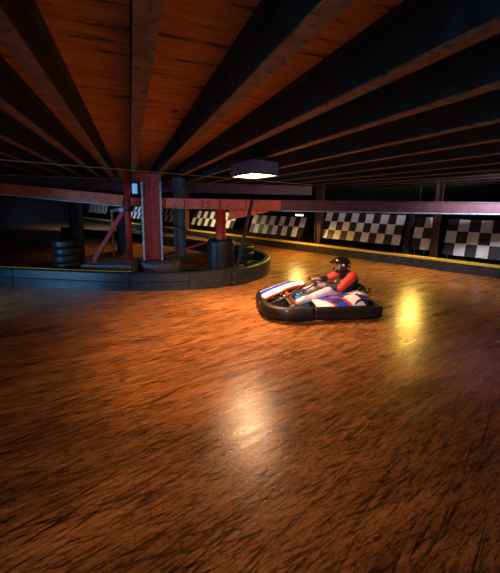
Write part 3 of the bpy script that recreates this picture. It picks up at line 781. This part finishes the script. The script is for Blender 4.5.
# side pods with graphic bands
def pod(sy, nm):
    mb = MB()
    for nme in ('kart_blue', 'kart_white', 'kart_red', 'black_steel'): mb.mi(nme)
    nx, ny = 150, 50
    def top(u, v):
        x = 0.12 - 0.84 * u
        z = 0.245 + 0.17 * (u ** 1.15) - 0.06 * (max(0, u - 0.86) / 0.14) ** 2
        y = 0.27 + 0.29 * v
        z -= 0.0 if v < 0.5 else (v - 0.5) ** 1.4 * (0.10 + 0.33 * u)
        return Vector((x, y * sy, z))
    V = [[mb.bm.verts.new(top(i / nx, j / ny)) for j in range(ny + 1)] for i in range(nx + 1)]
    Bt = [[mb.bm.verts.new(top(i / nx, j / ny) * 1 - Vector((0, 0, 0.02 + 0.0 * j))) for j in range(ny + 1)] for i in range(nx + 1)]
    def mat(u, v):
        if 0.30 < u < 0.52 and 0.62 < v < 0.78 and True: return 3
        if 0.36 < u < 0.58 and 0.42 < v < 0.55: return 3
        w = u * 1.0 - v * 0.33
        if w < 0.02: return 1
        if w < 0.07: return 2 if v > 0.3 else 1
        if w < 0.30: return 0
        if w < 0.36: return 2
        if w < 0.60: return 1 if v > 0.42 else 0
        if w < 0.66: return 3 if v > 0.5 else 1
        if w < 0.80: return 1 if v < 0.6 else 0
        return 2 if v > 0.75 else 1
    for i in range(nx):
        for j in range(ny):
            f = mb.bm.faces.new((V[i][j], V[i][j + 1], V[i + 1][j + 1], V[i + 1][j])); f.material_index = mat((i + .5) / nx, (j + .5) / ny); f.smooth = True
            f = mb.bm.faces.new((Bt[i][j], Bt[i + 1][j], Bt[i + 1][j + 1], Bt[i][j + 1])); f.material_index = 3
    for i in range(nx):
        for j in (0, ny):
            mb.bm.faces.new((V[i][j], V[i + 1][j], Bt[i + 1][j], Bt[i][j])).material_index = 1
    for j in range(ny):
        for i in (0, nx):
            mb.bm.faces.new((V[i][j], V[i][j + 1], Bt[i][j + 1], Bt[i][j])).material_index = 1
    return mb.build(nm, kt)
pl_ = pod(1, 'side_pod'); pod(-1, 'side_pod')
# black mudguard behind pod
for sy in (1, -1):
    mb = MB(); P_ = []
    for k in range(13):
        a = R(20 + 150 * k / 12); P_.append((-0.64 + 0.19 * math.cos(a), 0.14 + 0.17 * math.sin(a)))
    for (xa, za), (xb, zb) in zip(P_[:-1], P_[1:]):
        mb.hull([(x_, y_ * sy, z_ + dz) for (x_, z_) in ((xa, za), (xb, zb)) for y_ in (0.33, 0.56) for dz in (0, 0.014)], 'bumper_black')
    mb.build('mudguard', kt)
# front cowl : arched ribbon with blue, white and red bands
mb = MB()
for nme in ('kart_blue', 'kart_white', 'kart_red', 'black_steel'): mb.mi(nme)
nx, ny = 24, 12
def cowl(u, v, dz=0):
    x = 0.90 - 0.72 * u
    yc = -0.10 + 0.03 * u
    hw = 0.24 - 0.10 * u
    y = yc + hw * (v * 2 - 1)
    z = 0.235 + 0.22 * math.sin(u * math.pi / 2) ** 1.0 + 0.03 * math.cos((v - 0.5) * math.pi) - 0.015
    return Vector((x, y, z + dz))
V = [[mb.bm.verts.new(cowl(i / nx, j / ny)) for j in range(ny + 1)] for i in range(nx + 1)]
B = [[mb.bm.verts.new(cowl(i / nx, j / ny, -0.03)) for j in range(ny + 1)] for i in range(nx + 1)]
for i in range(nx):
    for j in range(ny):
        v = (j + .5) / ny; u = (i + .5) / nx
        mi_ = 2 if v > 0.9 else (1 if v > 0.58 else (0 if v > 0.16 else 1))
        if u > 0.72 and 0.3 < v < 0.75: mi_ = 3 if v < 0.5 else 1
        f = mb.bm.faces.new((V[i][j], V[i][j + 1], V[i + 1][j + 1], V[i + 1][j])); f.material_index = mi_; f.smooth = True
        f = mb.bm.faces.new((B[i][j], B[i + 1][j], B[i + 1][j + 1], B[i][j + 1])); f.material_index = 3
for i in range(nx):
    for j in (0, ny): mb.bm.faces.new((V[i][j], V[i + 1][j], B[i + 1][j], B[i][j])).material_index = 2 if j else 0
for j in range(ny):
    for i in (0, nx): mb.bm.faces.new((V[i][j], V[i][j + 1], B[i][j + 1], B[i][j])).material_index = 3
mb.build('front_cowl', kt)
# black hoop following the cowl on the near side
mb = MB(); mb.tube([(0.84, 0.36, 0.22), (0.62, 0.33, 0.30), (0.4, 0.27, 0.40), (0.22, 0.18, 0.47)], 0.018, 'black_steel', 10)
mb.build('cowl_stay', kt)
# steering
mb = MB(); mb.tube([(0.5, 0, 0.1), (-0.02, 0, 0.44)], 0.014, 'chrome', 10); mb.build('steering_column', kt)
sw = MB(); cx = Vector((-0.03, 0, 0.445)); ax = Vector((-0.62, 0, 0.78)).normalized(); u_ = Vector((0, 1, 0)); w_ = ax.cross(u_)
sw.tube([cx + u_ * 0.15 * math.cos(t) + w_ * 0.14 * math.sin(t) for t in [2 * math.pi * q / 28 for q in range(28)]], 0.016, 'rubber', 10, closed=True)
so = sw.build('steering_wheel', kt)
mb = MB()
for t in (0.5, math.pi - 0.5, -math.pi / 2): mb.tube([cx, cx + u_ * 0.14 * math.cos(t) + w_ * 0.13 * math.sin(t)], 0.010, 'chrome', 8)
mb.ell(cx, (0.04, 0.04, 0.03), 'black_steel'); mb.build('spokes', so)
# pedals, blue tank under steering
mb = MB(); mb.box((0.60, 0.16, 0.2), (0.02, 0.06, 0.14), 'chrome', (0, R(-20), 0)); mb.build('pedal', kt)
mb = MB(); mb.box((0.60, -0.16, 0.2), (0.02, 0.06, 0.14), 'chrome', (0, R(-20), 0)); mb.build('pedal', kt)
mb = MB(); mb.box((0.22, 0.02, 0.17), (0.26, 0.16, 0.2), 'kart_cyan', bev=0.03); mb.build('fuel_tank', kt)
# seat
mb = MB()
mb.limb([(-0.12, 0.13, 0.13), (-0.38, 0.13, 0.10), (-0.62, 0.13, 0.2), (-0.78, 0.12, 0.42)], [0.05, 0.05, 0.05, 0.04], 'bumper_black')
mb.limb([(-0.12, -0.13, 0.13), (-0.38, -0.13, 0.10), (-0.62, -0.13, 0.2), (-0.78, -0.12, 0.42)], [0.05, 0.05, 0.05, 0.04], 'bumper_black')
mb.hull([(x, y, z) for x, z in ((-0.12, 0.09), (-0.38, 0.06)) for y in (-0.17, 0.17)] + [(x, y, z + 0.04) for x, z in ((-0.12, 0.09), (-0.38, 0.06)) for y in (-0.17, 0.17)], 'bumper_black')
mb.hull([(x, y, z) for x, z in ((-0.36, 0.06), (-0.64, 0.18), (-0.37, 0.10), (-0.60, 0.2)) for y in (-0.17, 0.17)], 'bumper_black')
mb.hull([(x, y, z) for x, z in ((-0.60, 0.18), (-0.83, 0.42), (-0.65, 0.16), (-0.79, 0.44)) for y in (-0.17, 0.17)], 'bumper_black')
for sy in (-1, 1):
    mb.hull([(x, y * sy, z) for x, z in ((-0.2, 0.1), (-0.25, 0.24), (-0.62, 0.38), (-0.68, 0.2), (-0.4, 0.08)) for y in (0.17, 0.21)], 'bumper_black')
mb.build('seat', kt, remesh=0.014)
# engine and silencer at far rear side
mb = MB(); mb.box((-0.50, -0.36, 0.25), (0.26, 0.2, 0.24), 'black_steel', bev=0.02)
for k in range(6): mb.box((-0.50, -0.36, 0.20 + k * 0.03), (0.29, 0.22, 0.008), 'chrome')
mb.build('engine', kt)
mb = MB(); mb.tube([(-0.42, -0.2, 0.36), (-0.7, -0.22, 0.36), (-0.88, -0.05, 0.36)], 0.018, 'chrome', 10)
mb.lathe([(0.02, -0.14), (0.045, -0.13), (0.045, 0.13), (0.02, 0.14)], 'brass', 20, axis='y', c=(-0.88, 0.08, 0.36)); mb.build('silencer', kt)

# ------------------------------------------------------------------ driver
dr = empty('person', KO, KR); tag(dr, 'person in black helmet and red-black jacket sitting in the kart, hands on wheel', 'person')
HC = Vector((-0.47, 0.0, 0.755))     # head centre
def hand(mb, wrist, mat, side, grip):
    """palm plus four fingers and a thumb curled over the wheel rim at grip"""
    g = Vector(grip); w = Vector(wrist); d = (g - w).normalized()
    up = Vector((0, 0, 1)); lat = d.cross(up).normalized() * side
    palm = w + d * 0.055
    mb.limb([w, palm, w + d * 0.09], [0.027, 0.03, 0.028], mat)
    for k, (o_, ln) in enumerate(((-0.027, 0.82), (-0.009, 1.0), (0.009, 0.95), (0.027, 0.75))):
        b0 = w + d * 0.09 + lat * o_ + up * 0.008
        j1 = b0 + (d * 0.03 + up * 0.006) * ln; j2 = j1 + (d * 0.012 - up * 0.024) * ln; j3 = j2 + (-d * 0.016 - up * 0.014) * ln
        mb.limb([b0, j1, j2, j3], [0.0105, 0.0095, 0.009, 0.008], mat)
    t0 = w + d * 0.045 - lat * 0.02; t1 = t0 - lat * 0.022 + d * 0.022 - up * 0.006; t2 = t1 + d * 0.026 - up * 0.014 + lat * 0.006
    mb.limb([t0, t1, t2], [0.013, 0.011, 0.009], mat)
WR = {1: Vector((-0.135, 0.165, 0.445)), -1: Vector((-0.13, -0.165, 0.475))}
GR = {1: Vector((-0.035, 0.15, 0.455)), -1: Vector((-0.03, -0.145, 0.475))}
SH = {1: Vector((-0.585, 0.185, 0.60)), -1: Vector((-0.585, -0.185, 0.60))}
EL = {1: Vector((-0.36, 0.27, 0.43)), -1: Vector((-0.34, -0.25, 0.47))}
mb = MB()
mb.limb([(-0.40, 0, 0.20), (-0.50, 0, 0.32), (-0.58, 0, 0.46), (-0.60, 0, 0.56)], [0.10, 0.10, 0.11, 0.10], 'skin')
mb.limb([(-0.57, 0, 0.60), (-0.53, 0, 0.67), (-0.49, 0, 0.72)], [0.06, 0.052, 0.055], 'skin')
mb.ell(HC + Vector((0.0, 0, 0.02)), (0.095, 0.075, 0.11), 'skin'); mb.ell(HC + Vector((0.045, 0, -0.045)), (0.05, 0.05, 0.06), 'skin')
mb.limb([HC + Vector((0.09, 0, 0.01)), HC + Vector((0.112, 0, -0.022))], [0.010, 0.014], 'skin')   # nose
mb.ell(HC + Vector((0.085, 0, -0.085)), (0.022, 0.028, 0.02), 'skin')                               # chin
for sy in (1, -1):
    mb.ell(HC + Vector((0.0, 0.078 * sy, -0.005)), (0.02, 0.008, 0.03), 'skin')                     # ear
    mb.ell(HC + Vector((0.086, 0.034 * sy, 0.032)), (0.014, 0.022, 0.008), 'skin')                  # brow
    mb.limb([SH[sy], EL[sy], WR[sy]], [0.05, 0.038, 0.026], 'skin')
    mb.limb([(-0.58, 0, 0.57), SH[sy]], [0.07, 0.055], 'skin')
    hand(mb, WR[sy], 'skin', sy, GR[sy])
    mb.limb([(-0.40, 0.10 * sy, 0.20), (-0.18, 0.20 * sy, 0.36), (0.34, 0.17 * sy, 0.16)], [0.075, 0.05, 0.036], 'skin')
mb.build('body', dr, remesh=0.0065, smooth=2)
mb = MB()
for sy in (1, -1): mb.ell(HC + Vector((0.086, 0.032 * sy, 0.014)), (0.012, 0.015, 0.009), 'dark_eye', seg=12)
o = mb.build('eyes', dr)
mb = MB(); mb.ell(HC + Vector((0.098, 0, -0.058)), (0.012, 0.024, 0.007), 'lip', seg=12); mb.build('mouth', dr)
# jacket, black trunk with red sleeves
mb = MB()
mb.limb([(-0.41, 0.05, 0.23), (-0.51, 0.05, 0.35), (-0.585, 0.06, 0.48), (-0.595, 0.07, 0.565)], [0.125, 0.125, 0.13, 0.10], 'jacket_black')
mb.limb([(-0.41, -0.05, 0.23), (-0.51, -0.05, 0.35), (-0.585, -0.06, 0.48), (-0.595, -0.07, 0.565)], [0.125, 0.125, 0.13, 0.10], 'jacket_black')
mb.limb([(-0.58, 0, 0.60), (-0.545, 0, 0.66)], [0.085, 0.07], 'jacket_black')
mb.limb([(-0.61, 0, 0.34), (-0.69, 0, 0.48), (-0.66, 0, 0.57)], [0.10, 0.10, 0.085], 'jacket_black')
for sy in (1, -1): mb.limb([SH[sy] + Vector((0.02, -0.05 * sy, 0.0)), SH[sy]], [0.07, 0.064], 'jacket_black')
jk = mb.build('jacket', dr, remesh=0.011, smooth=3)
for sy in (1, -1):
    e = EL[sy]; w = WR[sy]; s = SH[sy]
    mb = MB(); mb.limb([s + Vector((-0.005, 0.012 * sy, 0.005)), s.lerp(e, 0.5), e, e.lerp(w, 0.3)], [0.083, 0.074, 0.062, 0.056], 'jacket_red')
    mb.limb([e.lerp(w, 0.72), e.lerp(w, 0.80)], [0.046, 0.044], 'jacket_red')
    sl = mb.build('sleeve', jk, remesh=0.010, smooth=3); sl['label'] = 'red sleeve'
    mb = MB(); mb.limb([e.lerp(w, 0.28), e.lerp(w, 0.75)], [0.060, 0.048], 'jacket_black'); mb.limb([e.lerp(w, 0.8), e.lerp(w, 0.95)], [0.046, 0.04], 'jacket_black')
    cf = mb.build('sleeve_cuff', jk, remesh=0.010, smooth=2); cf['label'] = 'black lower sleeve'
# orange collar patch and pale chest mark
mb = MB(); mb.limb([(-0.62, 0.10, 0.655), (-0.67, 0.13, 0.605)], [0.035, 0.035], 'jacket_orange'); mb.limb([(-0.60, -0.1, 0.65), (-0.65, -0.13, 0.60)], [0.03, 0.03], 'jacket_orange')
o = mb.build('shoulder_patch', jk, remesh=0.009); o['label'] = 'orange patch behind the shoulder'
mb = MB(); mb.box((-0.44, 0.14, 0.50), (0.05, 0.012, 0.05), 'kart_white', (0.0, R(30), R(-40)), 0.004); o = mb.build('chest_badge', jk); o['label'] = 'small pale badge'
# trousers
mb = MB()
mb.limb([(-0.44, -0.08, 0.20), (-0.44, 0.08, 0.20)], [0.125, 0.125], 'trouser_lilac')
for sy in (1, -1):
    kn = Vector((-0.19, 0.21 * sy, 0.355 + (0.02 if sy > 0 else 0.0)))
    mb.limb([(-0.40, 0.11 * sy, 0.22), kn.lerp(Vector((-0.40, 0.11 * sy, 0.22)), 0.35), kn, kn.lerp(Vector((0.33, 0.18 * sy, 0.17)), 0.45), (0.32, 0.18 * sy, 0.18)], [0.115, 0.092, 0.078, 0.066, 0.055], 'trouser_lilac')
mb.build('trousers', dr, remesh=0.010, smooth=3)
for sy in (1, -1):
    mb = MB(); a = Vector((0.36, 0.18 * sy, 0.15))
    mb.limb([a, a + Vector((0.06, 0, 0.03)), a + Vector((0.13, 0.01 * sy, 0.12)), a + Vector((0.155, 0.01 * sy, 0.18))], [0.052, 0.05, 0.042, 0.036], 'shoe_tan')
    sh = mb.build('shoe', dr, remesh=0.008)
    mb = MB(); mb.prism([(-0.04, -0.01), (0.04, -0.01), (0.04, 0.01), (-0.04, 0.01)], a + Vector((0.055, 0, -0.04)), a + Vector((0.20, 0.01 * sy, 0.15)), 'shoe_sole'); mb.build('sole', sh, bevel=0.006)
# gloves over the hands
for sy in (1, -1):
    mb = MB(); hand(mb, WR[sy], 'glove_grey', sy, GR[sy])
    d = (GR[sy] - WR[sy]).normalized(); mb.limb([WR[sy] - d * 0.03, WR[sy] + d * 0.02], [0.034, 0.034], 'glove_grey')
    gl = mb.build('glove', dr, remesh=0.0055, smooth=1)
    dm = gl.modifiers.new('thick', 'DISPLACE'); dm.strength = 0.003; dm.mid_level = 0
# helmet: shell with a face opening, chin bar, raised visor
hm = empty('helmet', (0, 0, 0)); hm.parent = dr
def shell(name, rx, ry, rz, cond, mat, thick, parent, cen=Vector((0, 0, 0)), nu=48, nv=28, zlow=-0.8):
    mb = MB(); i = mb.mi(mat); V = {}
    def g(u, v):
        th = 2 * math.pi * u / nu; ph = -math.pi / 2 + math.pi * v / nv
        return Vector((rx * math.cos(ph) * math.cos(th), ry * math.cos(ph) * math.sin(th), rz * math.sin(ph)))
    for v in range(nv + 1):
        for u in range(nu):
            V[(u, v)] = mb.bm.verts.new(HC + cen + g(u, v))
    for v in range(nv):
        for u in range(nu):
            th = 2 * math.pi * (u + .5) / nu; ph = -math.pi / 2 + math.pi * (v + .5) / nv
            if th > math.pi: th -= 2 * math.pi
            if cond(math.degrees(th), math.degrees(ph)):
                q = [V[(u, v)], V[((u + 1) % nu, v)], V[((u + 1) % nu, v + 1)], V[(u, v + 1)]]
                try: f = mb.bm.faces.new(q); f.smooth = True
                except ValueError: pass
    bmesh.ops.remove_doubles(mb.bm, verts=mb.bm.verts, dist=0.0003)
    bmesh.ops.delete(mb.bm, geom=[v for v in mb.bm.verts if not v.link_faces], context='VERTS')
    o = mb.build(name, parent)
    md = o.modifiers.new('thick', 'SOLIDIFY'); md.thickness = thick; md.offset = -1
    return o
hc = Vector((-0.012, 0, 0.012))
def helm(th, ph):
    if ph < -52: return False
    if abs(th) < 62 and -30 < ph < 22: return False
    return True
shell('shell', 0.148, 0.128, 0.148, helm, 'helmet_black', 0.018, hm, hc)
o = shell('chin_bar', 0.166, 0.118, 0.155, lambda th, ph: abs(th) < 66 and -50 < ph < -27, 'helmet_black', 0.02, hm, hc)
o = shell('visor', 0.158, 0.136, 0.156, lambda th, ph: abs(th) < 70 and 14 < ph < 46, 'visor', 0.003, hm, hc + Vector((0.014, 0, 0.004)))
mb = MB(); mb.prism([(-0.07, -0.004), (0.07, -0.004), (0.09, 0.004), (-0.09, 0.004)], HC + Vector((0.12, 0, 0.085)), HC + Vector((0.19, 0, 0.04)), 'helmet_black'); mb.build('peak', hm, bevel=0.003)
for sy in (1, -1):
    mb = MB(); mb.lathe([(0.004, 0), (0.022, 0.0), (0.020, 0.010), (0.004, 0.012)], 'helmet_mark', 16, axis='y', c=tuple(HC + hc + Vector((0.03, 0.126 * sy if sy > 0 else -0.136, 0.015))))
    mb.build('visor_pivot', hm)
mb = MB()
mb.box(tuple(HC + Vector((-0.09, 0.103, 0.03))), (0.05, 0.008, 0.02), 'helmet_mark', (R(10), R(50), R(40)), 0.003)
mb.box(tuple(HC + Vector((-0.075, 0.112, -0.03))), (0.05, 0.008, 0.022), 'helmet_mark', (R(-10), R(-50), R(34)), 0.003)
o = mb.build('graphic_mark', hm); o['label'] = 'pale streak graphics on the side'

# ------------------------------------------------------------------ world, camera, view
w = bpy.data.worlds.new('world'); S.world = w; w.use_nodes = True
w.node_tree.nodes['Background'].inputs[0].default_value = (0.02, 0.03, 0.05, 1); w.node_tree.nodes['Background'].inputs[1].default_value = 0.3
cam = bpy.data.cameras.new('camera'); co = bpy.data.objects.new('camera', cam); COL.objects.link(co)
co.location = (0, 0, 1.8)
F = 310.0
cam.sensor_fit = 'HORIZONTAL'; cam.sensor_width = 36; cam.lens = F / 500 * 36
pitch = math.atan(48 / F); roll = R(1.0)
co.rotation_mode = 'XYZ'
M = Matrix.Rotation(math.pi / 2 - pitch, 4, 'X') @ Matrix.Rotation(roll, 4, 'Z')
co.rotation_euler = M.to_euler()
cam.shift_x = -4 / 500; cam.shift_y = -36.5 / 500
cam.clip_start = 0.05; cam.clip_end = 200
S.camera = co
S.view_settings.view_transform = 'Standard'; S.view_settings.look = 'None'; S.view_settings.gamma = 1; S.view_settings.use_curve_mapping = False
S.view_settings.exposure = 0.35
